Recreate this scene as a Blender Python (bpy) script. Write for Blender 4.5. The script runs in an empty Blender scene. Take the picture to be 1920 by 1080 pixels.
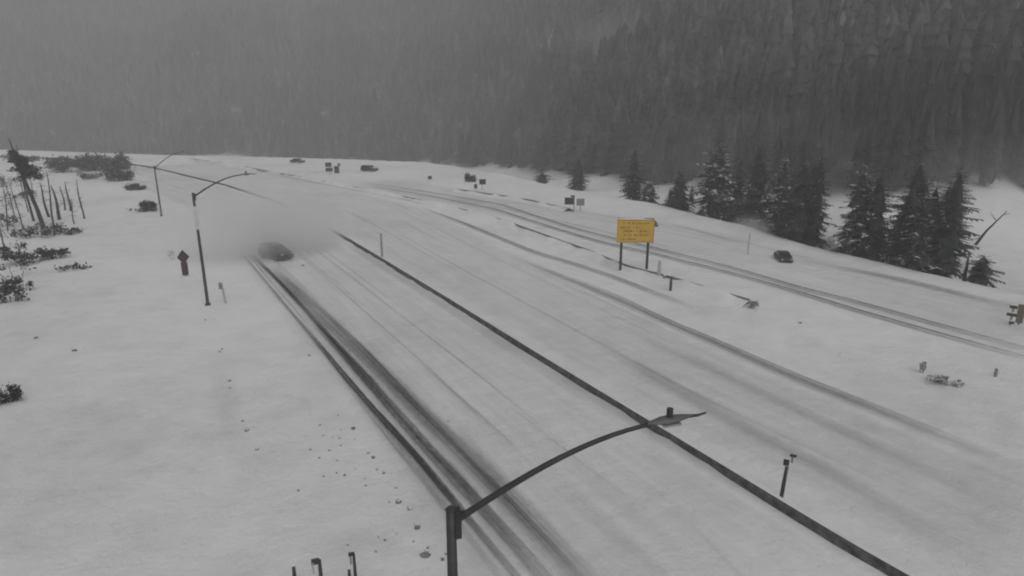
import bpy, math, random
import numpy as np
from mathutils import Vector, Matrix
R = math.radians
scene = bpy.context.scene
col = scene.collection
random.seed(7); rng = np.random.default_rng(7)

# ------------------------------------------------------------------ camera, sky, sun, exposure
F, YH, H = 1200.0, 200.0, 18.0          # focal length in photo pixels, horizon row, height of the camera mast
PITCH = math.atan((540 - YH) / F)
cd = bpy.data.cameras.new('camera'); cam = bpy.data.objects.new('camera', cd); col.objects.link(cam)
cd.sensor_width = 36; cd.lens = 36 * F / 1920; cd.clip_end = 6000; cd.clip_start = .1
cam.location = (0, 0, H); cam.rotation_euler = (R(90) - PITCH, 0, 0)
scene.camera = cam

SUN_EL, SUN_AZ = R(48), R(150)
w = bpy.data.worlds.new('World'); scene.world = w; w.use_nodes = True
nt = w.node_tree; bg = nt.nodes['Background']
sky = nt.nodes.new('ShaderNodeTexSky'); sky.sky_type = 'NISHITA'; sky.sun_disc = False
sky.sun_elevation = SUN_EL; sky.sun_rotation = SUN_AZ; sky.dust_density = 4; sky.air_density = 1; sky.ozone_density = 1
hs = nt.nodes.new('ShaderNodeHueSaturation'); hs.inputs['Saturation'].default_value = .06   # overcast: the blue is gone
nt.links.new(sky.outputs[0], hs.inputs['Color']); nt.links.new(hs.outputs[0], bg.inputs[0])
bg.inputs[1].default_value = .10
sd = bpy.data.lights.new('sun', 'SUN'); sd.energy = .6; sd.angle = R(40); sd.color = (1, .985, .96)
sun = bpy.data.objects.new('sun', sd); col.objects.link(sun)
sv = Vector((math.sin(SUN_AZ) * math.cos(SUN_EL), math.cos(SUN_AZ) * math.cos(SUN_EL), math.sin(SUN_EL)))
sun.rotation_euler = sv.to_track_quat('Z', 'Y').to_euler()
vs = scene.view_settings; vs.view_transform = 'Standard'; vs.look = 'None'; vs.gamma = 1
vs.exposure = -.2
scene.cycles.filter_width = 2.0
scene.cycles.volume_bounces = 6
scene.cycles.transparent_max_bounces = 24
scene.cycles.max_bounces = 6

# ------------------------------------------------------------------ camera geometry: photo pixel -> place on the ground
CT, ST = math.cos(PITCH), math.sin(PITCH)
def at(px, py, z=0.0):
    r = (px - 960) / F; u = (540 - py) / F
    dy = CT + u * ST; dz = -ST + u * CT
    t = (z - H) / dz
    return Vector((r * t, dy * t, z))
def depth(p): return p[1] * CT - (p[2] - H) * ST
def ppm(p): return F / depth(p)           # photo pixels per metre there
def proj(x, y, z):
    d = y * CT - (z - H) * ST; u = y * ST + (z - H) * CT
    d = np.maximum(d, .01)
    return 960 + F * x / d, 540 - F * u / d

# ------------------------------------------------------------------ materials
def new_mat(name):
    m = bpy.data.materials.new(name); m.use_nodes = True
    return m, m.node_tree, m.node_tree.nodes['Principled BSDF']
def N(nt, t, **kw):
    n = nt.nodes.new(t)
    for k, v in kw.items(): setattr(n, k, v)
    return n
def noise(nt, scale, detail=4, rough=.55, vec=None):
    n = N(nt, 'ShaderNodeTexNoise'); n.inputs['Scale'].default_value = scale
    n.inputs['Detail'].default_value = detail; n.inputs['Roughness'].default_value = rough
    if vec is None:
        g = N(nt, 'ShaderNodeNewGeometry'); vec = g.outputs['Position']
    nt.links.new(vec, n.inputs['Vector']); return n.outputs['Fac']
def ramp(nt, fac, stops):
    r = N(nt, 'ShaderNodeValToRGB'); e = r.color_ramp.elements
    while len(e) < len(stops): e.new(.5)
    for el, (p, c) in zip(e, stops):
        el.position = p; el.color = (*c, 1) if isinstance(c, tuple) else (c, c, c, 1)
    nt.links.new(fac, r.inputs[0]); return r.outputs[0]
def mathn(nt, op, a, b=None, clamp=False):
    n = N(nt, 'ShaderNodeMath', operation=op); n.use_clamp = clamp
    for i, v in enumerate((a, b)):
        if v is None: continue
        if isinstance(v, (int, float)): n.inputs[i].default_value = v
        else: nt.links.new(v, n.inputs[i])
    return n.outputs[0]
def mixc(nt, fac, a, b):
    n = N(nt, 'ShaderNodeMix', data_type='RGBA')
    for i, v in ((0, fac), (6, a), (7, b)):
        if isinstance(v, (int, float)): n.inputs[i].default_value = v
        elif isinstance(v, tuple): n.inputs[i].default_value = (*v, 1)
        else: nt.links.new(v, n.inputs[i])
    return n.outputs[2]
def bump(nt, p, h, dist, strength=1):
    b = N(nt, 'ShaderNodeBump'); b.inputs['Distance'].default_value = dist; b.inputs['Strength'].default_value = strength
    nt.links.new(h, b.inputs['Height']); nt.links.new(b.outputs[0], p.inputs['Normal'])
SNOW = (.80, .80, .81)
def simple(name, c, rough=.7, var=.25, scale=6, metal=0, snow=0, off=0):
    """plain material with a little wear; snow>0 lets snow lie on faces that look up"""
    m, nt, p = new_mat(name)
    f = noise(nt, scale, 5)
    a = tuple(max(0, v * (1 - var)) for v in c); b = tuple(v * (1 + var) for v in c)
    c_ = ramp(nt, f, [(.3, a), (.7, b)])
    if snow:
        g = N(nt, 'ShaderNodeNewGeometry'); s = N(nt, 'ShaderNodeSeparateXYZ'); nt.links.new(g.outputs['Normal'], s.inputs[0])
        k = mathn(nt, 'ADD', s.outputs[2], mathn(nt, 'MULTIPLY', mathn(nt, 'SUBTRACT', noise(nt, 1.3, 3), .5), 1.6))
        if off: k = mathn(nt, 'SUBTRACT', k, off)
        k = ramp(nt, k, [(1 - snow, 0.), (min(1, 1.12 - snow), 1.)])
        c_ = mixc(nt, k, c_, SNOW)
    nt.links.new(c_, p.inputs['Base Color']); p.inputs['Roughness'].default_value = rough; p.inputs['Metallic'].default_value = metal
    return m
def snow_mat(name='snow', forest=False):
    m, nt, p = new_mat(name)
    big = noise(nt, .045, 3); mid = noise(nt, .35, 5, .6)
    mixv = mathn(nt, 'ADD', mathn(nt, 'MULTIPLY', big, .6), mathn(nt, 'MULTIPLY', mid, .4))
    c = ramp(nt, mixv, [(.34, (.68, .68, .688)), (.48, (.79, .79, .795)), (.62, (.85, .85, .853))])
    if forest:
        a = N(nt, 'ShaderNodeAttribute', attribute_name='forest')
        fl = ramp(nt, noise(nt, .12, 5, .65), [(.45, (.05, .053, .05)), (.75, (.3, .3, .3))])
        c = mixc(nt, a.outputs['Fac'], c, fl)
    nt.links.new(c, p.inputs['Base Color']); p.inputs['Roughness'].default_value = .75; p.inputs['Specular IOR Level'].default_value = .2
    hgt = mathn(nt, 'ADD', mathn(nt, 'MULTIPLY', noise(nt, .5, 4), 1.0), mathn(nt, 'MULTIPLY', noise(nt, 3.0, 6, .7), .3))
    bump(nt, p, hgt, .4, .8)
    return m
M = {}
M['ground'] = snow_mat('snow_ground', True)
M['snow'] = snow_mat('snow')
M['steel'] = simple('galvanised_steel_weathered', (.055, .055, .055), .55, .3, 3, .3)
M['lamphead'] = simple('lamp_head_paint', (.11, .11, .11), .5, .3, 3)
M['dark'] = simple('dark_steel', (.035, .035, .036), .5, .3, 4, .2)
M['post'] = simple('dark_post', (.05, .048, .045), .8, .35, 3)
M['greypost'] = simple('grey_post', (.25, .25, .25), .8, .3, 3)
M['palepost'] = simple('pale_post', (.42, .42, .42), .8, .2, 3)
M['concrete'] = simple('wet_concrete', (.095, .094, .092), .8, .75, 2.2)
M['rail'] = simple('rail_steel_with_snow', (.19, .19, .19), .5, .35, 2.5, .2)
M['bark'] = simple('bark', (.055, .05, .046), .9, .45, 2.5)
M['barkdark'] = simple('dead_bark', (.045, .042, .04), .9, .45, 2.5)
M['needle'] = simple('conifer_needles', (.036, .041, .037), .85, .5, 1.1, snow=.05, off=.22)
M['needle2'] = simple('snowy_conifer_needles', (.042, .047, .043), .85, .5, 1.1, snow=.12, off=.12)
M['forest'] = simple('forest_needles', (.047, .049, .048), .9, .4, .25, snow=.02, off=.9)
_m = M['forest']; _nt = _m.node_tree; _p = _nt.nodes['Principled BSDF']
_old = _p.inputs['Base Color'].links[0].from_socket
_st = ramp(_nt, noise(_nt, .016, 4, .6), [(.38, (.55, .55, .55)), (.62, (1.7, 1.7, 1.7))])
_at = N(_nt, 'ShaderNodeAttribute', attribute_name='tone')
_tn = N(_nt, 'ShaderNodeCombineXYZ'); _v = mathn(_nt, 'ADD', mathn(_nt, 'MULTIPLY', _at.outputs['Fac'], 1.0), .65)
for _k in range(3): _nt.links.new(_v, _tn.inputs[_k])
_m2 = N(_nt, 'ShaderNodeMix', data_type='RGBA', blend_type='MULTIPLY'); _m2.inputs[0].default_value = 1
_nt.links.new(_st, _m2.inputs[6]); _nt.links.new(_tn.outputs[0], _m2.inputs[7]); _st = _m2.outputs[2]
_mul = N(_nt, 'ShaderNodeMix', data_type='RGBA', blend_type='MULTIPLY'); _mul.inputs[0].default_value = 1
_nt.links.new(_old, _mul.inputs[6]); _nt.links.new(_st, _mul.inputs[7]); _nt.links.new(_mul.outputs[2], _p.inputs['Base Color'])
M['brush'] = simple('brush', (.05, .048, .044), .9, .5, 2, snow=.08)
M['rime'] = simple('rime_ice', (.6, .6, .61), .8, .15, 3)
M['weed'] = simple('dry_weeds', (.34, .34, .33), .9, .4, 2, snow=.3)
M['glass'] = simple('car_glass', (.012, .013, .014), .12, .1, 2)
M['tyre'] = simple('tyre_rubber', (.02, .02, .02), .9, .2, 5)
M['rim'] = simple('wheel_rim', (.2, .2, .2), .4, .2, 5, .6)
M['lampglass'] = simple('headlight_glass', (.5, .5, .48), .15, .1, 5)
M['tail'] = simple('tail_light', (.16, .02, .02), .3, .1, 5)
M['lens'] = simple('lamp_lens', (.3, .3, .28), .3, .1, 5)

# ------------------------------------------------------------------ mesh builder
class MB:
    def __init__(s): s.v = []; s.f = []; s.m = []; s.cur = 0; s.smooth = []; s.sm = False
    def add(s, vs, fs):
        o = len(s.v); s.v += [tuple(x) for x in vs]
        for f in fs: s.f.append(tuple(i + o for i in f)); s.m.append(s.cur); s.smooth.append(s.sm)
    def box(s, c, size, rz=0, mat=None, taper=1.0):
        hx, hy, hz = (k / 2 for k in size); vs = []
        for z in (-hz, hz):
            k = taper if z > 0 else 1
            for x, y in ((-hx, -hy), (hx, -hy), (hx, hy), (-hx, hy)): vs.append(Vector((x * k, y * k, z)))
        if rz: vs = [Matrix.Rotation(rz, 3, 'Z') @ v for v in vs]
        if mat: vs = [mat @ v for v in vs]
        s.add([v + Vector(c) for v in vs], [(0, 3, 2, 1), (4, 5, 6, 7), (0, 1, 5, 4), (1, 2, 6, 5), (2, 3, 7, 6), (3, 0, 4, 7)])
    def tube(s, pts, rad, n=8, cap=True):
        pts = [Vector(p) for p in pts]
        if isinstance(rad, (int, float)): rad = [rad] * len(pts)
        vs = []; ref = Vector((0, 0, 1))
        for i, p in enumerate(pts):
            t = (pts[min(i + 1, len(pts) - 1)] - pts[max(i - 1, 0)]).normalized()
            a = t.cross(ref if abs(t.z) < .95 else Vector((1, 0, 0))).normalized(); b = t.cross(a)
            for k in range(n):
                an = 2 * math.pi * k / n
                vs.append(p + (a * math.cos(an) + b * math.sin(an)) * rad[i])
        fs = [(i * n + k, i * n + (k + 1) % n, (i + 1) * n + (k + 1) % n, (i + 1) * n + k) for i in range(len(pts) - 1) for k in range(n)]
        if cap: fs += [tuple(range(n)), tuple(range((len(pts) - 1) * n, len(pts) * n))]
        s.add(vs, fs)
    def build(s, name, mats, parent=None, loc=(0, 0, 0), rz=0, smooth=False):
        me = bpy.data.meshes.new(name); me.from_pydata(s.v, [], s.f)
        for m in (mats if isinstance(mats, (list, tuple)) else [mats]): me.materials.append(m)
        me.polygons.foreach_set('material_index', s.m)
        if smooth: me.polygons.foreach_set('use_smooth', [True] * len(s.f))
        me.update()
        return link(name, me, parent, loc, rz)
def link(name, me, parent=None, loc=(0, 0, 0), rz=0):
    o = bpy.data.objects.new(name, me); col.objects.link(o); o.location = loc; o.rotation_euler = (0, 0, rz)
    if parent: o.parent = parent
    return o
def tag(o, label, cat, group=None, kind=None):
    o['label'] = label; o['category'] = cat
    if group: o['group'] = group
    if kind: o['kind'] = kind
    return o
def thing(name, label, cat, loc, rz=0, group=None):
    o = bpy.data.objects.new(name, None); col.objects.link(o); o.location = loc; o.rotation_euler = (0, 0, rz)
    o.empty_display_size = .3
    return tag(o, label, cat, group)
def struct(o): o['kind'] = 'structure'; return o
def copy_tree(o, parent=None):
    c = o.copy(); col.objects.link(c); c.parent = parent
    for ch in list(o.children): copy_tree(ch, c)
    return c

# ------------------------------------------------------------------ lines of the road, traced on the ground
def path(px, step=1.0, sm=3):
    p = np.array([at(*q)[:2] for q in px])
    d = np.r_[0, np.cumsum(np.hypot(*np.diff(p, axis=0).T))]
    n = max(2, int(d[-1] / step)); t = np.linspace(0, d[-1], n)
    q = np.c_[np.interp(t, d, p[:, 0]), np.interp(t, d, p[:, 1])]
    for _ in range(sm * 4):
        q[1:-1] = (q[:-2] + 2 * q[1:-1] + q[2:]) / 4
    return q
BARRIER = [(1866, 1200), (1630, 1068), (1454, 957), (1295, 857), (1149, 766), (997, 671), (842, 572), (717, 494), (614, 431), (520, 382), (420, 349), (290, 317), (240, 309), (100, 299), (-60, 291)]
GUARD = [(345, 299), (420, 308), (480, 320), (560, 335), (640, 351), (760, 374), (860, 396), (950, 421), (1050, 458), (1100, 475), (1165, 504), (1212, 517), (1260, 529), (1310, 545), (1360, 560), (1405, 573)]
GUARD2 = [(855, 359), (890, 364), (980, 377), (1040, 391), (1066, 397)]
CREST = np.array([(-900, 380), (-600, 345), (-224.5, 286.6), (-137.2, 254.2), (-80, 238), (-28.5, 217.1), (-5, 180), (12.1, 145.4), (27.3, 121.0), (35, 100), (38.9, 84.6), (50.6, 60.6), (58, 40), (62, 0), (60, -200)])
# tyre tracks, worn bands and one painted trough shade: centre line, width in metres, strength, softness
T = []
def track_or_shade(px, wd, st, soft=.35, dark=.045, brk=.5): T.append((px, wd, st, soft, dark, brk))
track_or_shade([(560, 602), (600, 650), (640, 700), (700, 770), (780, 857), (850, 943), (955, 1070), (1060, 1200)], .5, .85)
track_or_shade([(448, 470), (500, 532), (560, 604), (620, 676)], .4, .42, .6)
track_or_shade([(462, 474), (500, 520), (540, 566), (590, 628)], .3, .3, .6)
track_or_shade([(640, 712), (700, 788), (780, 884), (925, 1070), (1020, 1200)], .5, .32, .6)
track_or_shade([(470, 478), (505, 511), (540, 547), (570, 580), (620, 637), (680, 703), (740, 775)], .55, .8, .4)
track_or_shade([(590, 608), (640, 660), (690, 716), (745, 780), (800, 844), (850, 895), (900, 953), (960, 1017), (1005, 1070), (1110, 1200)], 1.0, .66, .5)
track_or_shade([(655, 640), (720, 706), (790, 776), (850, 836), (950, 937), (1060, 1055), (1180, 1190)], .4, .5, .6)
track_or_shade([(505, 502), (590, 580), (660, 648), (730, 714), (800, 788), (868, 850), (962, 950), (1075, 1070), (1195, 1200)], 1.8, .38, .65)
track_or_shade([(470, 476), (560, 570), (640, 660), (730, 756), (860, 900), (1010, 1070), (1120, 1200)], 5.6, .08, .6)
track_or_shade([(640, 612), (700, 674), (760, 738), (830, 810), (890, 873)], .34, .55, .5)
track_or_shade([(870, 858), (950, 945), (1020, 1022), (1100, 1115)], .45, .4, .6)
track_or_shade([(850, 800), (900, 850), (1000, 955), (1080, 1040)], .5, .25, .7)
track_or_shade([(405, 640), (425, 760), (450, 860), (520, 950)], 2.2, .05, .9)  # no track: soft shade of a snow trough, painted as a weak dark band
track_or_shade([(772, 670), (830, 722), (880, 765), (920, 800), (960, 838), (1000, 880)], .3, .38, .5)
track_or_shade([(955, 765), (1060, 850), (1140, 910), (1225, 972)], .3, .34, .5)
track_or_shade([(1045, 915), (1140, 1000), (1230, 1065), (1330, 1150)], 1.0, .3, .8)
track_or_shade([(1285, 980), (1340, 1040), (1372, 1070), (1500, 1200)], .3, .4, .5)
track_or_shade([(965, 485), (1090, 535), (1170, 570), (1260, 611), (1350, 650), (1420, 683), (1510, 721), (1600, 756), (1750, 817), (1930, 890)], 1.15, .42, .7)
track_or_shade([(1060, 518), (1170, 563), (1250, 603), (1350, 644), (1420, 676), (1510, 714), (1600, 749), (1750, 809), (1900, 870)], .42, .5, .55)
track_or_shade([(790, 391), (865, 418), (930, 445), (1000, 474), (1070, 495), (1150, 521), (1240, 557), (1330, 590)], .9, .8, .5, brk=.58)
D1 = [(690, 345), (820, 364), (940, 385), (1060, 425), (1140, 447), (1240, 470), (1320, 491), (1400, 512), (1500, 542), (1600, 567), (1750, 609), (1920, 656), (2050, 690)]
D2 = [(690, 349), (800, 368), (930, 394), (1040, 430), (1130, 457), (1240, 481), (1330, 504), (1400, 522), (1500, 551), (1600, 583), (1750, 626), (1920, 673), (2050, 708)]
track_or_shade(D1, .6, .72, .5); track_or_shade(D2, .62, .78, .5)
track_or_shade([(1236, 418), (1300, 432), (1390, 460)], 1.3, .34, .7)
track_or_shade([(1500, 488), (1560, 503), (1640, 516), (1720, 534), (1800, 554), (1890, 576), (2000, 600)], 1.6, .42, .7)
track_or_shade([(1500, 494), (1560, 513), (1650, 536), (1750, 554), (1880, 582)], .4, .32, .5, brk=.6)
track_or_shade([(345, 300), (420, 309), (480, 321), (560, 337), (640, 353), (760, 376), (800, 386)], .8, .5, .6, brk=.48)
track_or_shade([(600, 312), (700, 313), (800, 318)], .9, .15, .7)
# broad worn bands on the far carriageway and slush beside the barrier
track_or_shade([(1150, 610), (1422, 738), (1626, 835), (1830, 933), (2000, 1010)], 1.8, .13, .9, brk=.3)
track_or_shade([(1100, 640), (1402, 811), (1545, 884), (1667, 958), (1789, 1027), (1900, 1090)], 1.8, .15, .9, brk=.3)
track_or_shade([(640, 454), (800, 556), (1000, 686), (1200, 806), (1440, 948), (1660, 1075)], 1.6, .12, .9, brk=.3)
paths = [path(t[0]) for t in T]
ROADS = [([(850, 1200), (640, 730), (520, 560), (440, 470), (360, 390), (250, 335), (60, 312)], [(1870, 1200), (1200, 800), (800, 552), (612, 430), (420, 352), (250, 312), (80, 299)]),
         ([(1990, 1200), (1220, 788), (820, 545), (630, 427), (440, 349), (300, 316)], [(2300, 1040), (1400, 676), (1000, 492), (760, 378), (560, 338), (360, 301)]),
         ([(2060, 720), (1600, 590), (1240, 486), (930, 398), (690, 352)], [(2060, 600), (1640, 508), (1300, 425), (900, 366), (700, 333)])]
def between(a, b):
    pa, pb = path(a, .8), path(b, .8); n = max(len(pa), len(pb)); t = np.linspace(0, 1, n)
    ra = np.c_[np.interp(t, np.linspace(0, 1, len(pa)), pa[:, 0]), np.interp(t, np.linspace(0, 1, len(pa)), pa[:, 1])]
    rb = np.c_[np.interp(t, np.linspace(0, 1, len(pb)), pb[:, 0]), np.interp(t, np.linspace(0, 1, len(pb)), pb[:, 1])]
    return ra, rb
fill = []
for a, b in ROADS:
    ra, rb = between(a, b)
    for u in np.arange(0, 1.01, .1): fill.append((ra * u + rb * (1 - u))[::4])
allp = np.concatenate([p[::2] for p in paths] + [path(BARRIER)[::2], path(GUARD)[::2]] + fill)

# ------------------------------------------------------------------ lie of the land
def S(t): t = np.clip(t, 0, 1); return t * t * (3 - 2 * t)
_g = rng.random((7, 256, 256))
def vnoise(x, y, k=0):
    xi = np.floor(x).astype(int); yi = np.floor(y).astype(int); fx = S(x - xi); fy = S(y - yi); g = _g[k]
    a = g[xi % 256, yi % 256]; b = g[(xi + 1) % 256, yi % 256]; c = g[xi % 256, (yi + 1) % 256]; d = g[(xi + 1) % 256, (yi + 1) % 256]
    return (a * (1 - fx) + b * fx) * (1 - fy) + (c * (1 - fx) + d * fx) * fy
def crest_dist(x, y):
    best = np.full(x.shape, 1e18); sg = np.zeros(x.shape)
    for a, b in zip(CREST[:-1], CREST[1:]):
        d = b - a; L2 = d @ d
        t = np.clip(((x - a[0]) * d[0] + (y - a[1]) * d[1]) / L2, 0, 1)
        dx = x - a[0] - t * d[0]; dy = y - a[1] - t * d[1]; q = dx * dx + dy * dy
        s = np.sign(d[0] * (y - a[1]) - d[1] * (x - a[0]))
        m = q < best; best = np.where(m, q, best); sg = np.where(m, s, sg)
    return np.sqrt(best) * sg            # > 0 beyond the edge of the fill
AZ = [-90, -60, -35, -10, 0, 5, 9, 14, 22, 30, 37, 45, 60, 90]
def r0(az): return np.interp(az, AZ, [900, 700, 560, 420, 300, 220, 186, 160, 132, 119, 132, 156, 165, 180])
def drop(az): return np.interp(az, AZ, [26, 26, 24, 20, 15, 11, 9, 6, 2.5, .8, .3, .3, .3, .3])
def road_mask(x, y):
    m = np.full(x.shape, 1e9)
    near = (y > -40) & (y < 330) & (x > -330) & (x < 120)
    xi, yi = x[near], y[near]; q = np.full(xi.shape, 1e9)
    for i in range(0, len(allp), 400):
        c = allp[i:i + 400]
        for j in range(0, len(xi), 20000):
            dd = (xi[j:j + 20000, None] - c[None, :, 0]) ** 2 + (yi[j:j + 20000, None] - c[None, :, 1]) ** 2
            q[j:j + 20000] = np.minimum(q[j:j + 20000], dd.min(1))
    m[near] = np.sqrt(q); return m
def land(x, y):
    x = np.atleast_1d(np.asarray(x, float)); y = np.atleast_1d(np.asarray(y, float))
    s = crest_dist(x, y); r = np.hypot(x, y); az = np.degrees(np.arctan2(x, y))
    out = np.maximum(s, 0)
    z = -2.2 * S(out / 7) * (1 - .85 * S((out - 12) / 40)) - drop(az) * S(out / 70)
    rr = r0(az) * (1 + .10 * (vnoise(az / 6 + 50, az * 0, 2) - .5))
    k = r - rr - 22; ramp_ = np.where(s > 8, .52 * 20 * np.log1p(np.exp(np.clip(k / 20, -30, 60))), 0)
    ramp_ = 430 * (1 - np.exp(-ramp_ / 430)) 
    z = z + ramp_ * (1 + .18 * (vnoise(x / 90 + 40, y / 90 + 40, 3) - .5)) + 3 * S(ramp_ / 20) * vnoise(x / 18, y / 18, 4)
    m = S((road_mask(x, y) - 2.2) / 7)
    z = z + m * (.5 * (vnoise(x / 9 + 9, y / 9 + 9, 0) - .35) + .22 * (vnoise(x / 2.7, y / 2.7, 1) - .4) + .6 * (vnoise(x / 23, y / 23, 5) - .4) * S(-x / 30)) * S((200 - r) / 100 + 1) * .8
    return z
def zat(p): return float(land(p[0], p[1])[0])
def ground_at(px, py):
    p = at(px, py)
    for _ in range(3): p = at(px, py, zat(p))
    return p
CLEAR = [(1165, 74, 190, 50, .6), (1880, 116, 125, 56, .5), (1620, 70, 150, 32, .4), (1330, 64, 60, 24, .4)]
def forest_mask(x, y, z):
    s = crest_dist(x, y); r = np.hypot(x, y); az = np.degrees(np.arctan2(x, y))
    f = S((r - r0(az) + 12 * (vnoise(x / 12, y / 12, 6) - .3)) / 14) * (s > 7)
    px, py = proj(x, y, z)
    for cx, cy, a, b, lo in CLEAR:
        q = ((px - cx) / a) ** 2 + ((py - cy) / b) ** 2 + .7 * (vnoise(x / 14 + 70, y / 14, 5) - .5)
        f = f * (lo + (1 - lo) * S((q - .75) / .5))
    return f * (np.abs(az) < 120)
# polar sheet of ground, fine near the camera mast
ang = np.r_[np.arange(-46, 46.01, .25), np.arange(50, 311, 6)]; ang = np.radians(ang)
rad = np.r_[.0 + np.array([2.0]), np.geomspace(6, 1500, 400)]
A, RR = np.meshgrid(ang, rad); gx = (RR * np.sin(A)).ravel(); gy = (RR * np.cos(A)).ravel()
gz = land(gx, gy); gf = forest_mask(gx, gy, gz)
na, nr = len(ang), len(rad)
i, j = np.meshgrid(np.arange(nr - 1), np.arange(na), indexing='ij'); jn = (j + 1) % na
faces = np.stack([i * na + j, i * na + jn, (i + 1) * na + jn, (i + 1) * na + j], -1).reshape(-1, 4)[:, ::-1]
def raw_mesh(name, v, f, mats):
    me = bpy.data.meshes.new(name); k = f.shape[1]
    me.vertices.add(len(v)); me.vertices.foreach_set('co', np.ascontiguousarray(v, np.float32).ravel())
    me.loops.add(f.size); me.loops.foreach_set('vertex_index', np.ascontiguousarray(f, np.int32).ravel())
    me.polygons.add(len(f)); me.polygons.foreach_set('loop_start', np.arange(0, f.size, k, dtype=np.int32))
    for m in mats: me.materials.append(m)
    me.update(calc_edges=True); me.validate(); return me
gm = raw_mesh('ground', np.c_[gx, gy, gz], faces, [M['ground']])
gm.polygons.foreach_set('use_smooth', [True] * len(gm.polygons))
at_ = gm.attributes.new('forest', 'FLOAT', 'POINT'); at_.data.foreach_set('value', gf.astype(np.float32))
cv = MB(); cv.add([(gx[k], gy[k], gz[k]) for k in range(na)], [tuple(range(na))[::-1]])
struct(link('ground', gm)); 

# ------------------------------------------------------------------ strips on the ground (roads, tracks, painted trough shade)
def strip_mat(name, colr, st, soft, brk, wd=1.0):
    m, nt, p = new_mat(name)
    uv = N(nt, 'ShaderNodeUVMap'); sp = N(nt, 'ShaderNodeSeparateXYZ'); nt.links.new(uv.outputs[0], sp.inputs[0])
    a = mathn(nt, 'ABSOLUTE', mathn(nt, 'SUBTRACT', sp.outputs[0], .5)); a = mathn(nt, 'MULTIPLY', a, 2)
    mp = N(nt, 'ShaderNodeMapping'); nt.links.new(uv.outputs[0], mp.inputs[0]); mp.inputs['Scale'].default_value = (max(2.5, 7 * wd), .07, 1)
    n1 = noise(nt, 1.0, 5, .6, mp.outputs[0])
    mp2 = N(nt, 'ShaderNodeMapping'); nt.links.new(uv.outputs[0], mp2.inputs[0]); mp2.inputs['Scale'].default_value = (3, 1.1, 1)
    n2 = noise(nt, 1.6, 5, .65, mp2.outputs[0])
    edge = mathn(nt, 'ADD', a, mathn(nt, 'MULTIPLY', mathn(nt, 'SUBTRACT', n2, .5), .9))
    e = N(nt, 'ShaderNodeMapRange', interpolation_type='SMOOTHSTEP'); nt.links.new(edge, e.inputs[0])
    e.inputs[1].default_value = 1 - .9 * soft; e.inputs[2].default_value = 1.0; e.inputs[3].default_value = 1; e.inputs[4].default_value = 0
    hard = N(nt, 'ShaderNodeMapRange', interpolation_type='SMOOTHSTEP'); nt.links.new(a, hard.inputs[0])
    hard.inputs[1].default_value = .7; hard.inputs[2].default_value = 1; hard.inputs[3].default_value = 1; hard.inputs[4].default_value = 0
    nn = mathn(nt, 'ADD', mathn(nt, 'MULTIPLY', n1, .65), mathn(nt, 'MULTIPLY', n2, .35))
    b = N(nt, 'ShaderNodeMapRange'); nt.links.new(nn, b.inputs[0])
    b.inputs[1].default_value = brk - .15; b.inputs[2].default_value = brk + .10; b.inputs[3].default_value = .3; b.inputs[4].default_value = 1.25
    # ends fade along the length
    en = N(nt, 'ShaderNodeAttribute', attribute_name='fade')
    al = mathn(nt, 'MULTIPLY', mathn(nt, 'MULTIPLY', e.outputs[0], hard.outputs[0]), mathn(nt, 'MULTIPLY', b.outputs[0], st))
    al = mathn(nt, 'MULTIPLY', al, en.outputs['Fac'], True)
    p.inputs['Base Color'].default_value = (*colr, 1); p.inputs['Roughness'].default_value = .7; p.inputs['Specular IOR Level'].default_value = .2
    nt.links.new(al, p.inputs['Alpha']); return m
layer = [0]
def strip(name, c, half, mat, fade=(6, 6)):
    """c: centre line (n,2), half: half width (n,)"""
    layer[0] += 1
    d = np.gradient(c, axis=0); d /= np.hypot(*d.T)[:, None]; nrm = np.c_[-d[:, 1], d[:, 0]]
    L = np.r_[0, np.cumsum(np.hypot(*np.diff(c, axis=0).T))]
    cols = 3; v = []; uv = []
    for k in np.linspace(-1, 1, cols):
        q = c + nrm * (half * k)[:, None]; v.append(q); uv.append(np.c_[np.full(len(c), (k + 1) / 2), L + layer[0] * 37])
    v = np.stack(v, 1).reshape(-1, 2); uv = np.stack(uv, 1).reshape(-1, 2)
    z = land(v[:, 0], v[:, 1]) + .004 * layer[0]
    n = len(c); f = []
    ii, jj = np.meshgrid(np.arange(n - 1), np.arange(cols - 1), indexing='ij')
    f = np.stack([ii * cols + jj, ii * cols + jj + 1, (ii + 1) * cols + jj + 1, (ii + 1) * cols + jj], -1).reshape(-1, 4)
    me = raw_mesh(name, np.c_[v, z], f, [mat])
    u = me.uv_layers.new(name='UVMap'); idx = np.empty(len(me.loops), np.int32); me.loops.foreach_get('vertex_index', idx)
    u.data.foreach_set('uv', uv[idx].astype(np.float32).ravel())
    fd = np.clip(L / fade[0], 0, 1) * np.clip((L[-1] - L) / fade[1], 0, 1)
    a = me.attributes.new('fade', 'FLOAT', 'POINT'); a.data.foreach_set('value', np.repeat(fd, cols).astype(np.float32))
    return struct(link(name, me))
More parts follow.
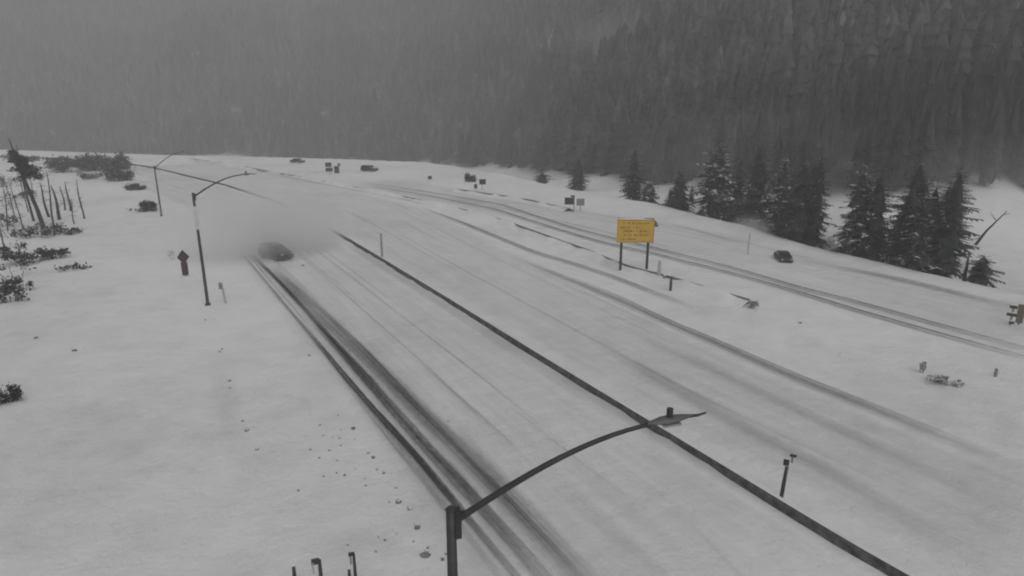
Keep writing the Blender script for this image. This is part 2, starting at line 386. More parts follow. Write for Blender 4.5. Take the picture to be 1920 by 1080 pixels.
# the three snow-packed carriageways, then the tracks on them and the trough shade
road_m = strip_mat('packed_snow_road', (.5, .5, .505), .13, .25, .47, 3.0)
faint = {}
for a, b in ROADS:
    ra, rb = between(a, b); strip('road', (ra + rb) / 2, np.hypot(*(ra - rb).T) / 2, road_m)
    for q in range(11):          # faint older streaks along every carriageway
        n_ = len(ra); i0 = int(rng.integers(0, int(n_ * .6))); i1 = min(n_, i0 + int(rng.integers(30, 110))); u = rng.uniform(.08, .92)
        if i1 - i0 < 12: continue
        cc = (ra * u + rb * (1 - u))[i0:i1]; wd_ = float(rng.choice([.25, .4, .8])); st_ = float(rng.choice([.1, .15, .22])) * (1.3 if wd_ < .5 else .7)
        kk = (round(st_, 3), wd_)
        if kk not in faint: faint[kk] = strip_mat('faint_track', (.10, .10, .102), st_, .7, .56, wd_ * 1.4)
        strip('tyre_tracks_and_shade', cc, np.full(len(cc), wd_ / 2), faint[kk], (14, 14))
cache = {}
for (px, wd, st, soft, dk, brk), p in zip(T, paths):
    key = (st, soft, dk, brk, wd)
    if key not in cache: cache[key] = strip_mat('slush_track_and_shade', (dk, dk, dk * 1.02), st, soft, brk, wd)
    p = path(px, .6)
    strip('tyre_tracks_and_shade', p, np.full(len(p), wd / 2) * (1 + .25 * (vnoise(p[:, 0] / 4, p[:, 1] / 4, 1) - .5)), cache[key], (10, 10))

# ------------------------------------------------------------------ median barrier
def sweep(c, prof, z, closed_prof=True):
    d = np.gradient(c, axis=0); d /= np.hypot(*d.T)[:, None]; nrm = np.c_[-d[:, 1], d[:, 0]]
    m = MB(); k = len(prof); vs = []
    for i in range(len(c)):
        for (o, h) in prof: vs.append((c[i, 0] + nrm[i, 0] * o, c[i, 1] + nrm[i, 1] * o, z[i] + h))
    fs = []
    for i in range(len(c) - 1):
        for j in range(k if closed_prof else k - 1):
            a, b = i * k + j, i * k + (j + 1) % k
            fs.append((a, b, b + k, a + k))
    fs += [tuple(range(k))[::-1], tuple(range((len(c) - 1) * k, len(c) * k))]
    m.add(vs, fs); return m
bc = path(BARRIER, 1.0); bz = np.full(len(bc), -.26)
bar = thing('median_barrier', 'long dark concrete barrier with a snow topped edge dividing the two carriageways', 'barrier', (0, 0, 0))
sweep(bc, [(-.56, -.1), (-.56, .08), (-.44, .30), (-.36, .80), (-.16, .80), (-.08, .30), (.04, .08), (.04, -.1)], bz).build('concrete_wall', M['concrete'], bar)
cap_h = .07 + .05 * vnoise(bc[:, 0] / 2, bc[:, 1] / 2, 1)
d = np.gradient(bc, axis=0); d /= np.hypot(*d.T)[:, None]; nrm = np.c_[-d[:, 1], d[:, 0]]
vs = []; prof = [(-.375, .803), (-.36, .86), (-.26, 1), (-.16, .86), (-.145, .803)]
for i_ in range(len(bc)):
    for o, h in prof:
        hh = .803 + (h - .803) / .197 * cap_h[i_]
        vs.append((bc[i_, 0] + nrm[i_, 0] * o, bc[i_, 1] + nrm[i_, 1] * o, -.26 + hh))
cm = MB(); cm.add(vs, [(i_ * 5 + j, i_ * 5 + j + 1, i_ * 5 + j + 6, i_ * 5 + j + 5) for i_ in range(len(bc) - 1) for j in range(4)])
cm.build('snow_cap', M['snow'], bar)
hd_ = +.02 + .17 * vnoise(bc[:, 0] / 1.1 + 7, bc[:, 1] / 1.1, 2) ** 3 + .06 * vnoise(bc[:, 0] / 6, bc[:, 1] / 6, 4)
pf = [(.9, -.1), (.35, .45), (.05, 1), (-.12, 1)]; dm = MB()
dm.add([(bc[q, 0] + nrm[q, 0] * o, bc[q, 1] + nrm[q, 1] * o, h * hd_[q]) for q in range(len(bc)) for o, h in pf], [(q * 4 + w_, q * 4 + w_ + 1, q * 4 + w_ + 5, q * 4 + w_ + 4) for q in range(len(bc) - 1) for w_ in range(3)])
dm.build('snow_drift', M['snow'], bar, smooth=True)

# guardrails along the far edge, half buried: rail rises and dips in the drifts
def guardrail(px, label, hmean):
    g = thing('guardrail', label, 'guardrail', (0, 0, 0), 0, 'guardrails beyond the far carriageway')
    c = path(px, .7)
    z = np.full(len(c), hmean)
    hd_ = np.clip(1.06 * (.6 * vnoise(c[:, 0] / 5 + 5, c[:, 1] / 5, 2) + .4 * vnoise(c[:, 0] / 1.7 + 5, c[:, 1] / 1.7, 3)) + .08, .1, 1.0)
    d_ = np.gradient(c, axis=0); d_ /= np.hypot(*d_.T)[:, None]; nn = np.c_[-d_[:, 1], d_[:, 0]]
    dm = MB(); pf = [(-1.5, -.15), (-.7, .55), (-.2, 1), (.2, 1), (.7, .55), (1.5, -.15)]
    dm.add([(c[q, 0] + nn[q, 0] * o, c[q, 1] + nn[q, 1] * o, h * hd_[q]) for q in range(len(c)) for o, h in pf], [(q * 6 + w, q * 6 + w + 1, q * 6 + w + 7, q * 6 + w + 6) for q in range(len(c) - 1) for w in range(5)])
    dm.build('snow_drift', M['snow'], g, smooth=True)
    m = sweep(c, [(-.05, -.16), (.02, -.08), (-.05, 0), (.02, .08), (-.05, .16), (-.09, .16), (-.09, -.16)], z); m.build('rail', M['rail'], g)
    m = sweep(c, [(-.12, .16), (-.07, .22), (.03, .2), (.03, .165)], z); m.build('snow_cap', M['snow'], g)
    for k in range(2, len(c) - 1, 6 if len(c) > 80 else 5):
        pm = MB(); pm.box((c[k, 0], c[k, 1], z[k] - .25), (.15, .15, .85)); pm.build('post', M['post'], g)
    return g
guardrail(GUARD, 'long guardrail half buried in snow running past the yellow sign posts', .52)
guardrail(GUARD2, 'short guardrail ending at the snow plastered double sign on the far slope', .5)

# ------------------------------------------------------------------ street lamps
def street_lamp(x, y, z0, hgt, az, L, rise, label, plaster=None):
    t = thing('street_lamp', label, 'street lamp', (x, y, z0), az, 'street lamps along the left shoulder')
    m = MB(); m.tube([(0, 0, -.3), (0, 0, hgt * .5), (0, 0, hgt)], [.15, .125, .10], 12); m.tube([(0, 0, hgt), (0, 0, hgt + .06)], [.115, .06], 12); m.build('pole', M['steel'], t, smooth=True)
    m = MB(); m.box((0, 0, .06), (.45, .45, .18)); m.box((0, 0, .35), (.3, .3, .45), taper=.8); m.build('base', M['steel'], t)
    m = MB(); m.box((.13, 0, hgt - .34), (.13, .2, .62)); m.tube([(.18, 0, hgt - .2), (.3, 0, hgt - .16)], .09, 8); m.build('bracket', M['dark'], t)
    pts = []
    for k in range(15):
        u = k / 14; pts.append((.15 + L * .83 * u, 0, hgt - .25 + (rise + .15) * (1.55 * u - .55 * u ** 2.6)))
    m = MB(); m.tube(pts, [.075 - .03 * k / 14 for k in range(15)], 8); m.build('arm', M['dark'], t, smooth=True)
    e = pts[-1]
    lum = MB(); prof = [(-.15, .05, .05), (.0, .08, .06), (.22, .15, .085), (.48, .16, .08), (.72, .1, .055), (.92, .04, .03)]
    vs = []; n = 10
    for (dx, wy, wz) in prof:
        for k in range(n):
            a = 2 * math.pi * k / n; zz = math.sin(a) * wz; vs.append((e[0] + dx, math.cos(a) * wy, e[2] + .02 + (zz if zz > 0 else zz * .55) + .04 * dx))
    lum.add(vs, [(i * n + k, i * n + (k + 1) % n, (i + 1) * n + (k + 1) % n, (i + 1) * n + k) for i in range(len(prof) - 1) for k in range(n)] + [tuple(range(n)), tuple(range((len(prof) - 1) * n, len(prof) * n))])
    lu = lum.build('luminaire', M['lamphead'], t, smooth=True)
    m = MB(); m.tube([(e[0] + .38, 0, e[2] + .11), (e[0] + .38, 0, e[2] + .30)], [.075, .07], 10); m.build('photocell', M['dark'], lu)
    m = MB(); m.box((e[0] + .4, 0, e[2] - .045), (.42, .26, .05)); m.build('lens', M['lens'], lu)
    m = MB(); m.tube([(e[0] + .85, 0, e[2] + .05), (e[0] + 1.08, 0, e[2] + .04), (e[0] + 1.28, 0, e[2] + .07)], [.04, .03, .02], 6); m.build('spike', M['dark'], t)
    if plaster:
        a, b = plaster; m = MB()
        m.tube([(0, 0, a), (0, 0, a + .8), (0, 0, b - .8), (0, 0, b)], [.105, .135, .135, .11], 12); m.build('rime_ice', M['rime'], t, smooth=True)
    return t
p = at(845, 955, 10.3); zb = zat(p)
street_lamp(p.x, p.y, zb, 10.3 - zb, R(17), 5.15, 1.3, 'nearest street lamp, its dark curved arm and luminaire reaching over the tyre tracks')
p = ground_at(390, 572)
street_lamp(p.x, p.y, p.z, 10.55 - p.z, R(25), 4.9, 1.55, 'street lamp beside the dark red sign, its pole whitened with rime halfway up', (6.9, 9.3))
p = ground_at(303, 405)
street_lamp(p.x, p.y, p.z, 8.4, R(25), 4.9, 2.2, 'farthest street lamp, standing next to the bare trunks with a low bush at its foot')

# ------------------------------------------------------------------ signs
def face_cam(p, extra=0): return math.atan2(p[0], -p[1]) * 0 + (-math.atan2(p[0], p[1])) + extra
p = ground_at(1163, 506); q = ground_at(1212, 511)
k = ppm((p + q) / 2); c0 = (p + q) / 2
yaw = face_cam(c0, R(9))
sg = thing('road_sign', 'large yellow rectangular message sign on two dark posts beside the guardrail', 'road sign', (c0.x, c0.y, min(p.z, q.z)), yaw)
m, nt, ps = new_mat('yellow_sign_face')
f = noise(nt, 1.1, 5); nt.links.new(ramp(nt, f, [(.3, (.52, .29, .035)), (.5, (.60, .38, .05)), (.72, (.60, .44, .09))]), ps.inputs['Base Color']); ps.inputs['Roughness'].default_value = .6
M['yellow'] = m
M['letter'] = simple('sign_lettering', (.22, .085, .018), .7, .5, 2.5)
W_, Hh, zb_ = 68 / k, 43 / k, 3.35
for sx in (-1, 1):
    m = MB(); m.box((sx * 24.5 / k, 0, (zb_ + Hh * .9) / 2 - .15), (.26, .22, zb_ + Hh * .9 + .3)); m.build('post', M['dark'], sg)
lt = MB(); lt.box((0, -.17, zb_ + Hh / 2), (W_, .07, Hh)); lt.cur = 1
for bx_, bz2, bw, bh in ((0, .04, .95, .012), (0, .96, .95, .012), (-.475, .5, .009, .93), (.475, .5, .009, .93)): lt.box((bx_ * W_, -.207, zb_ + Hh * bz2), (bw * W_, .006, bh * Hh * 1.3))
m = MB()
for zz in (.25, .75): m.box((0, -.125, zb_ + Hh * zz), (W_ * .97, .03, .1))
m.build('rail', M['dark'], sg)
m = MB(); m.box((.1, -.16, zb_ + Hh + .028), (W_ * .8, .12, .05), taper=.9); m.build('snow_cap', M['snow'], sg)
random.seed(3)
for r_, (z0, xa, xb) in enumerate([(.84, -.32, .36), (.66, -.40, .08), (.50, -.36, .30), (.33, -.28, .38), (.15, -.40, .02)]):
    x = xa * W_
    while x < xb * W_:
        wd = random.uniform(.10, .2)
        if random.random() > .16:
            hgt = .26 * random.uniform(.85, 1)
            lt.box((x, -.208, zb_ + Hh * z0), (wd * .8, .008, hgt * .3 if random.random() < .3 else hgt * .75))
        x += wd + .05
lt.build('panel', [M['yellow'], M['letter']], sg)

M['red'] = simple('dark_red_sign', (.055, .024, .028), .6, .3, 3)
M['plaque'] = simple('dark_plaque', (.075, .03, .034), .7, .3, 3)
p = ground_at(349, 521); k = ppm(p)
rs = thing('road_sign', 'small dark red diamond sign over a narrow plaque, left of the lamp pole', 'road sign', tuple(p), face_cam(p))
m = MB(); m.box((0, .06, .9), (.16, .1, 2.4)); m.build('post', M['post'], rs)
dz = (521 - 481) / k; w2 = 11.5 / k
m = MB(); w2 *= .9; h2 = 14 / k
m.add([(-w2, -.02, dz), (0, -.02, dz - h2), (w2, -.02, dz), (0, -.02, dz + h2), (-w2, .01, dz), (0, .01, dz - h2), (w2, .01, dz), (0, .01, dz + h2)], [(0, 1, 2, 3), (7, 6, 5, 4), (0, 4, 5, 1), (1, 5, 6, 2), (2, 6, 7, 3), (3, 7, 4, 0)]); m.build('panel', M['red'], rs)
m = MB(); m.box((.0, -.03, (521 - 503) / k), (11 / k, .05, 25 / k)); m.build('plaque', M['plaque'], rs)
m = MB(); m.box((0, 0, .05), (.5, .5, .25), taper=.4); m.build('snow_mound', M['snow'], rs)

def small_sign(px, py, pan, hpost, label, mat='steel', group='small signs on the far slope', rnd=False):
    """pan: list of (dx px, height px, width px, height px) panels"""
    p = ground_at(px, py); k = ppm(p)
    t = thing('road_sign', label, 'road sign', tuple(p), face_cam(p), group)
    m = MB(); m.box((0, .05, hpost / k / 2 - .1), (.16, .1, hpost / k + .2)); m.build('post', M['greypost'], t)
    for dx, hz, ww, hh in pan:
        m = MB()
        if rnd:
            n = 10; a = [(2 * math.pi * i / n) for i in range(n)]
            vs = [(dx / k + math.cos(t_) * ww / k / 2, y_, hz / k + math.sin(t_) * hh / k / 2) for y_ in (-.03, .0) for t_ in a]
            m.add(vs, [tuple(range(n)), tuple(range(2 * n - 1, n - 1, -1))] + [(i, (i + 1) % n + 0, n + (i + 1) % n, n + i) for i in range(n)])
        else: m.box((dx / k, -.02, hz / k), (ww / k, .05, hh / k))
        m.build('panel', M[mat], t)
        m = MB(); m.box((dx / k, -.02, (hz + hh / 2) / k + .05), (ww / k * .9, .12, .09), taper=.8); m.build('snow_cap', M['snow'], t)
    return t
small_sign(619, 327, [(-2, 18, 11, 8), (-1, 9, 13, 7)], 20, 'grey sign with two stacked panels on the far slope, left of the shorter sign', 'steel')
small_sign(634, 326, [(-2, 8, 9, 13), (3, 17, 4, 5)], 20, 'narrow sign with a tiny plate on top, right of the two-panel sign', 'steel')
small_sign(904, 356, [(1, 15, 12, 10)], 18, 'square dark sign right of the snowy oval bush on the far slope', 'dark')
small_sign(892, 356, [(0, 7, 6, 8)], 10, 'very small low plate between the oval bush and the square dark sign', 'steel')
small_sign(806, 337, [(0, 4, 7, 6)], 5, 'lone small low plate in the open snow on the far slope', 'steel')
small_sign(1076, 398, [(-9, 21, 17, 13), (-3, 29, 7, 6)], 30, 'dark double panel sign at the end of the short guardrail', 'dark')
bp = small_sign(1088, 395, [(0, 16, 15, 13)], 17, 'pale grey panel right beside the dark double panel sign', 'greypost')
M['olive'] = simple('olive_panel', (.16, .16, .10), .7, .3, 3)
small_sign(1893, 610, [(0, 36, 12, 6), (0, 21, 16, 6), (2, 6, 8, 5)], 38, 'snow plastered post with three small dark plates near the right edge', 'steel', 'small signs by the right edge')
small_sign(1909, 609, [(0, 22, 11, 36)], 40, 'tall narrow olive panel at the right edge', 'olive', 'small signs by the right edge')

def marker(px, py, hpx, wpx, label, mat, head=None, lean=0, group='marker posts'):
    p = ground_at(px, py); k = ppm(p); hgt = hpx / k / CT; wd = wpx / k
    t = thing('marker_post', label, 'marker post', tuple(p), face_cam(p), group)
    m = MB(); m.tube([(0, 0, -.2), (lean * .5, 0, hgt * .5), (lean, 0, hgt)], [wd / 2, wd / 2, wd * .42], 8); m.build('post', M[mat], t, smooth=True)
    if head:
        for dx, z, ww, hh, hm in head:
            m = MB(); m.box((dx / k + lean, -.06, z / k / CT), (ww / k, .06, hh / k)); m.build('reflector', M[hm], t)
    m = MB(); m.tube([(lean, 0, hgt - .01), (lean, 0, hgt + .08)], [wd * .6, wd * .25], 8); m.build('snow_cap', M['snow'], t, smooth=True)
    return t
marker(717, 490, 52, 4, 'tall thin pole standing at the median barrier near the blowing snow', 'greypost')
marker(1464, 936, 70, 7, 'short marker with a bent snowy top beside the near end of the median barrier', 'steel', [(-2, 76, 10, 12, 'dark'), (8, 92, 11, 5, 'steel'), (7, 85, 4, 14, 'greypost')], .08)
marker(1257, 545, 28, 5, 'stubby dark post right of the pale post by the yellow sign', 'steel')
marker(1235, 524, 36, 6, 'pale tall post just right of the yellow sign', 'palepost')
marker(1246, 527, 11, 6, 'tiny stub between the pale post and stubby dark post', 'greypost')
marker(424, 569, 40, 4, 'faint leaning grey marker right of the second street lamp foot', 'palepost', [(-2, 34, 6, 13, 'greypost')], -.2)
marker(1402, 477, 40, 3, 'thin pale pole left of the dark car on the far ramp', 'palepost')
marker(1866, 706, 17, 6, 'single short grey post in open snow near the right edge', 'greypost')
marker(555, 1105, 52, 7, 'leftmost of the dark posts along the bottom edge', 'post')
marker(604, 1104, 66, 7, 'dark post carrying a grey plate at its top left, along the bottom edge', 'post', [(-7, 62, 15, 12, 'steel'), (-12, 50, 4, 24, 'palepost')])
marker(668, 1100, 72, 6, 'tallest and slimmest post along the bottom edge', 'steel', [(-4, 72, 11, 7, 'dark'), (-6, 60, 4, 18, 'greypost')])
marker(657, 1100, 40, 6, 'short post left of the slimmest post along the bottom edge', 'post')
marker(206, 287, 24, 4, 'lone pole on the snow crest above the left bushes', 'greypost')

# ------------------------------------------------------------------ vehicles
def car(p, heading, kind, paint, label, snow=True, sc=1.0):
    L, Wd, Ht = {'sedan': (4.6, 1.82, 1.42), 'suv': (4.7, 1.9, 1.75), 'van': (5.4, 2.0, 2.25)}[kind]
    t = thing(dict(sedan='car', suv='car', van='van')[kind], label, dict(sedan='car', suv='car', van='van')[kind], (p.x, p.y, p.z), heading, 'vehicles on the snowy road'); t.scale = (sc,) * 3; t.location.z -= .12 * (sc < 1)
    b0 = .28
    if kind == 'sedan': prof = [(-.5, b0), (-.5, .62), (-.485, .86), (-.33, .92), (-.20, Ht - .03), (.0, Ht), (.10, Ht - .03), (.26, .95), (.46, .80), (.5, .62), (.5, b0)]
    elif kind == 'suv': prof = [(-.5, b0 + .05), (-.5, .8), (-.485, 1.05), (-.44, Ht - .08), (-.3, Ht), (.02, Ht), (.10, Ht - .06), (.24, 1.1), (.46, .98), (.5, .8), (.5, b0)]
    else: prof = [(-.5, b0 + .1), (-.5, 1.0), (-.49, Ht - .1), (-.42, Ht), (.18, Ht), (.27, Ht - .1), (.38, 1.3), (.48, 1.1), (.5, .9), (.5, b0)]
    belt = {'sedan': .9, 'suv': 1.07, 'van': 1.25}[kind]
    n = len(prof); vs = []; ws = (-1, -.93, .93, 1)
    for w_ in ws:
        for (x, z) in prof:
            tum = 1 - .16 * max(0, (z - belt) / (Ht - belt + .01)); ins = .0 if abs(w_) < 1 else .05
            vs.append((x * L * (1 - ins * .4), w_ * Wd / 2 * tum, z if abs(w_) < 1 else max(b0 + .05, min(z, Ht) - ins)))
    fs = [(r_ * n + i, r_ * n + (i + 1) % n, (r_ + 1) * n + (i + 1) % n, (r_ + 1) * n + i) for r_ in range(3) for i in range(n)] + [tuple(range(n)), tuple(range(4 * n - 1, 3 * n - 1, -1))]
    m = MB(); m.add(vs, fs); m.build('body', paint, t)
    # side glass, windscreen, rear glass (proud of the body)
    def ptz(x0, x1, z0, z1, y0, y1, side): return None
    roofx = {'sedan': (-.20, .10, -.32, .24), 'suv': (-.43, .09, -.47, .22), 'van': (-.1, .26, -.12, .36)}[kind]
    for s in (-1, 1):
        yb = s * (Wd / 2 + .005); yt = s * (Wd / 2 * .86 + .02)
        m = MB(); m.add([(roofx[2] * L * .94, yb, belt + .02), (roofx[3] * L * .94, yb, belt + .02), (roofx[1] * L, yt, Ht - .13), (roofx[0] * L, yt, Ht - .13)], [(0, 1, 2, 3)]); m.build('window', M['glass'], t)
    yb, yt = Wd / 2 * .86, Wd / 2 * .74
    i0 = {'sedan': (7, 6), 'suv': (7, 6), 'van': (6, 5)}[kind]
    def pane(a, b, off):
        (xa, za), (xb, zb2) = prof[a], prof[b]
        m = MB(); m.add([(xa * L + off, -yb, za + .03), (xa * L + off, yb, za + .03), (xb * L + off, yt, zb2 - .02), (xb * L + off, -yt, zb2 - .02)], [(0, 1, 2, 3)]); return m
    pane(*i0, .02).build('windscreen', M['glass'], t)
    pane(*{'sedan': (3, 4), 'suv': (2, 3), 'van': (1, 2)}[kind], -.02).build('rear_window', M['glass'], t)
    for sx in (-1, 1):
        for sy in (-1, 1):
            m = MB(); rr = .34; m.tube([(sx * L * .31, sy * (Wd / 2 - .22), rr), (sx * L * .31, sy * (Wd / 2 + .01), rr)], rr, 16)
            wh = m.build('wheel', M['tyre'], t)
            m = MB(); m.tube([(sx * L * .31, sy * (Wd / 2 - .02), rr), (sx * L * .31, sy * (Wd / 2 + .025), rr)], .2, 12); m.build('rim', M['rim'], wh)
    zl = .68 if kind == 'sedan' else .86
    for s in (-1, 1):
        m = MB(); m.box((L * .495, s * Wd * .36, zl), (.08, .34, .15)); m.build('headlight', M['lampglass'], t)
        m = MB(); m.box((-L * .498, s * Wd * .38, zl + .1), (.06, .26, .2)); m.build('tail_light', M['tail'], t)
        m = MB(); m.box((L * .2, s * (Wd / 2 + .1), belt + .08), (.12, .2, .14)); m.build('mirror', M['dark'], t)
    m = MB(); m.box((L * .5, 0, .42), (.1, Wd * .9, .2)); m.build('bumper', M['dark'], t)
    if snow:
        m = MB(); x0, x1 = roofx[0] * L + .1, roofx[1] * L - .05; n_ = 7
        vs = []; fs = []
        for a in range(n_):
            for b in range(n_):
                u, v = a / (n_ - 1), b / (n_ - 1); e = min(1, 5 * min(u, 1 - u, v, 1 - v))
                vs.append((x0 + (x1 - x0) * u, (v - .5) * Wd * .8, Ht + .005 + .13 * e ** .5))
        for a in range(n_ - 1):
            for b in range(n_ - 1): fs.append((a * n_ + b, (a + 1) * n_ + b, (a + 1) * n_ + b + 1, a * n_ + b + 1))
        m.add(vs, fs); m.build('snow_cap', M['snow'], t, smooth=True)
    return t
P_dark = simple('dark_car_paint', (.03, .03, .032), .35, .3, 1.5, snow=.12)
P_black = simple('black_car_paint', (.03, .03, .032), .6, .3, 1.5)
P_grey = simple('grey_car_paint', (.07, .07, .072), .4, .3, 1.5, snow=.12)
P_pale = simple('pale_car_paint', (.3, .3, .26), .45, .2, 1.5, snow=.2)
def hd(a, b):
    a, b = at(*a), at(*b); return math.atan2(b.y - a.y, b.x - a.x)
car(ground_at(518, 484), hd((470, 455), (600, 575)) + R(22), 'suv', P_black, 'dark car half hidden in blowing snow left of the median barrier', False)
p = ground_at(1468, 487); car(p, math.atan2(-p.y, -p.x) + R(14), 'sedan', P_black, 'dark low car alone on the far ramp below the conifers', False, .8)
p = ground_at(1218, 422); car(p, math.atan2(-p.y, -p.x) + R(20), 'sedan', P_black, 'dark car mostly hidden behind the yellow sign', False, .8)
p = ground_at(693, 321); car(p, hd((500, 312), (700, 318)), 'suv', P_dark, 'dark boxy car on the far slope right of the two small signs')
p = ground_at(558, 305); car(p, hd((500, 304), (600, 306)), 'sedan', P_dark, 'dark car at the crest, left of the small signs')
# ------------------------------------------------------------------ plants
def conifer_mesh(h, wd, seed, fine=True, name='crown', sparse=1.0):
    rg = random.Random(seed); vs = []; fs = []
    def tri(a, b, c):
        o = len(vs); vs.extend((a, b, c)); fs.append((o, o + 1, o + 2))
    step = .34 if fine else .75; z = h * .04 + .2
    while z < h - .15:
        t = z / h; Rr = wd / 2 * (1 - t ** 2.6) ** .9 * (.58 + .66 * rg.random()) + .16
        nb = int((9 if fine else 6) * sparse * (.75 + .4 * (1 - t))) + 1
        if rg.random() < .06: nb = max(2, nb // 2)
        for b in range(nb):
            a = rg.random() * 6.283; L = Rr * (.6 + .6 * rg.random()); dr = (.28 + .35 * rg.random()) * (1 - t * .9) - .1 * t
            ca, sa = math.cos(a), math.sin(a); npair = 5 if fine else 3
            prev = None; zz = z + rg.uniform(-.15, .15)
            def P(u, s): # along u, sideways s
                zz_ = zz - dr * L * u ** 1.4 + .10 * L * max(0, u - .7)
                return (ca * L * u - sa * s, sa * L * u + ca * s, zz_ - abs(s) * .3)
            for q in range(npair):
                u = .12 + .8 * q / npair; hw = .36 * L * (1 - .62 * u) * (.7 + .6 * rg.random())
                for sgn in (-1, 1):
                    tri(P(u, 0), P(u + .22, 0), P(u + .26, sgn * hw))
            tri(P(.75, -.07 * L), P(.75, .07 * L), P(1.05, 0))
        z += step * (.7 + .6 * rg.random())
    # dark inner mass
    n = 7; tiers = 6 if fine else 4
    for i_ in range(tiers):
        z0 = h * (.05 + .74 * i_ / tiers); z1 = min(h, z0 + h * 1.5 / tiers); rr = wd / 2 * (1 - (z0 / h) ** 2.6) ** .9 * .58
        pts = [(math.cos(2 * math.pi * k / n) * rr * rg.uniform(.7, 1.2), math.sin(2 * math.pi * k / n) * rr * rg.uniform(.7, 1.2), z0 + rg.uniform(-.3, .3)) for k in range(n)]
        for k in range(n): tri(pts[k], pts[(k + 1) % n], (0, 0, z1))
    tri((-.05, 0, h - .6), (.05, 0, h - .6), (0, 0, h)); tri((0, -.05, h - .6), (0, .05, h - .6), (0, 0, h))
    return raw_mesh(name, np.array(vs), np.array(fs), [M['needle']])
def trunk_mesh(h, r): 
    m = MB(); m.tube([(0, 0, -.6), (.02, .01, h * .4), (0, 0, h * .96)], [r, r * .65, r * .12], 8)
    me = bpy.data.meshes.new('trunk'); me.from_pydata(m.v, [], m.f); me.materials.append(M['bark']); return me
def at_dist(px, dist):
    """ground point in the direction of a photo column, at a distance along the view"""
    az = math.atan2((px - 960) / F, CT + (540 - 430) / F * ST)
    x, y = dist * math.sin(az), dist * math.cos(az); return Vector((x, y, zat((x, y))))
def edge_dist(px, extra):
    az = math.atan2((px - 960) / F, CT + (540 - 430) / F * ST)
    for d_ in np.arange(40, 330, .5):
        if crest_dist(np.array([d_ * math.sin(az)]), np.array([d_ * math.cos(az)]))[0] > extra: return d_
    return 300
def height_for(p, top):
    lo, hi = .5, 60
    for _ in range(30):
        mid = (lo + hi) / 2
        if float(proj(p[0], p[1], p[2] + mid)[1]) > top: lo = mid
        else: hi = mid
    return lo
front = [ # column, top row, width px, metres beyond the edge, snowy, label
 (1183, 266, 34, 5, 0, 'slim lone conifer just above the left half of the yellow sign'),
 (1212, 338, 44, 4, 1, 'low snowy conifer at the foot of the slim conifer above the yellow sign'),
 (1270, 318, 52, 4, 0, 'mid-sized conifer between the yellow sign and the tallest snow flecked conifer'),
 (1334, 248, 66, 5, 1, 'tallest snow flecked conifer, right of and above the yellow sign'),
 (1411, 264, 60, 5, 0, 'dark straight conifer next right of the tallest snow flecked conifer'),
 (1458, 288, 58, 4, 1, 'conifer with a pale snowy left side, left of a dense dark clump'),
 (1495, 292, 60, 3, 0, 'dark conifer in the middle of the dense clump above the lone car'),
 (1524, 270, 44, 5, 0, 'rightmost conifer of the dense clump, standing at the bright snow gap'),
 (1604, 305, 66, 3, 1, 'conifer with snowy shoulders just right of the bright snow gap'),
 (1638, 312, 58, 4, 0, 'dark conifer close behind the one with snowy shoulders'),
 (1698, 328, 52, 4, 0, 'narrow dark conifer left of the two big snowy right-hand ones'),
 (1742, 335, 76, 3, 1, 'broad snow laden conifer second from the right of the front row'),
 (1783, 305, 52, 3, 0, 'last tall conifer at the right end of the front row'),
]
for k_, (px, top, wpx, ex, sn, lab) in enumerate(front):
    p = at_dist(px, edge_dist(px, ex)); h_ = height_for(p, top); wd = wpx / ppm(p) * 1.18
    t = thing('conifer_tree', lab, 'conifer', tuple(p), random.random() * 6, 'front row of conifers')
    link('trunk', trunk_mesh(h_, .2), t)
    me = conifer_mesh(h_, wd, 100 + k_, True); me.materials[0] = M['needle2'] if sn else M['needle']; link('crown', me, t)
sec = [conifer_mesh(13, w_, 300 + i_, True) for i_, w_ in enumerate((4.4, 5.2, 4.8))]
for k_, px in enumerate((1192, 1252, 1292, 1352, 1378, 1432, 1476, 1500, 1512, 1618, 1706, 1722, 1765, 1780)):
    p = at_dist(px, edge_dist(px, random.uniform(8, 17))); h_ = height_for(p, {0: 330, 1: 352, 2: 345}.get(k_, random.uniform(285, 350)))
    t = thing('conifer_tree', 'dark conifer squeezed in behind the front row, only partly visible between its trees', 'conifer', tuple(p), random.random() * 6, 'second row of conifers')
    t.scale = (h_ / 13 * 1.05,) * 2 + (h_ / 13,)
    link('trunk', trunk_mesh(13, .2), t); link('crown', sec[k_ % 3], t)
# small ones standing in front of and in the open snow
p = at_dist(1856, edge_dist(1856, 3)); h_ = height_for(p, 474)
t = thing('conifer_tree', 'small bushy conifer by itself near the right edge', 'conifer', tuple(p)); link('trunk', trunk_mesh(h_, .1), t); link('crown', conifer_mesh(h_, 3.9, 55, True), t)
p = at_dist(1826, edge_dist(1826, 4)); h_ = height_for(p, 474)
t = thing('conifer_tree', 'tiny sapling left of the small bushy conifer', 'conifer', tuple(p)); link('trunk', trunk_mesh(h_, .05), t); link('crown', conifer_mesh(h_, .8, 56, False), t)
# leaning dead trunk in the snowfield on the right
p = at_dist(1836, 108); k = ppm(p)
t = thing('dead_tree', 'leaning dead trunk in the snowfield above the small bushy conifer', 'dead tree', tuple(p), face_cam(p))
m = MB(); m.tube([(-.2, 0, -.3), (.8, 0, 2.0), (2.6, .3, 4.9)], [.2, .14, .05], 8); m.build('trunk', M['barkdark'], t)
for pts_ in ([(1.6, 0, 3.6), (.9, -.5, 4.6)], [(2.2, .1, 4.4), (3.0, -.4, 4.7)], [(.3, 0, 1.), (-1.2, -.2, .5)]):
    m = MB(); m.tube(pts_, [.06, .02], 5); m.build('branch', M['barkdark'], t)

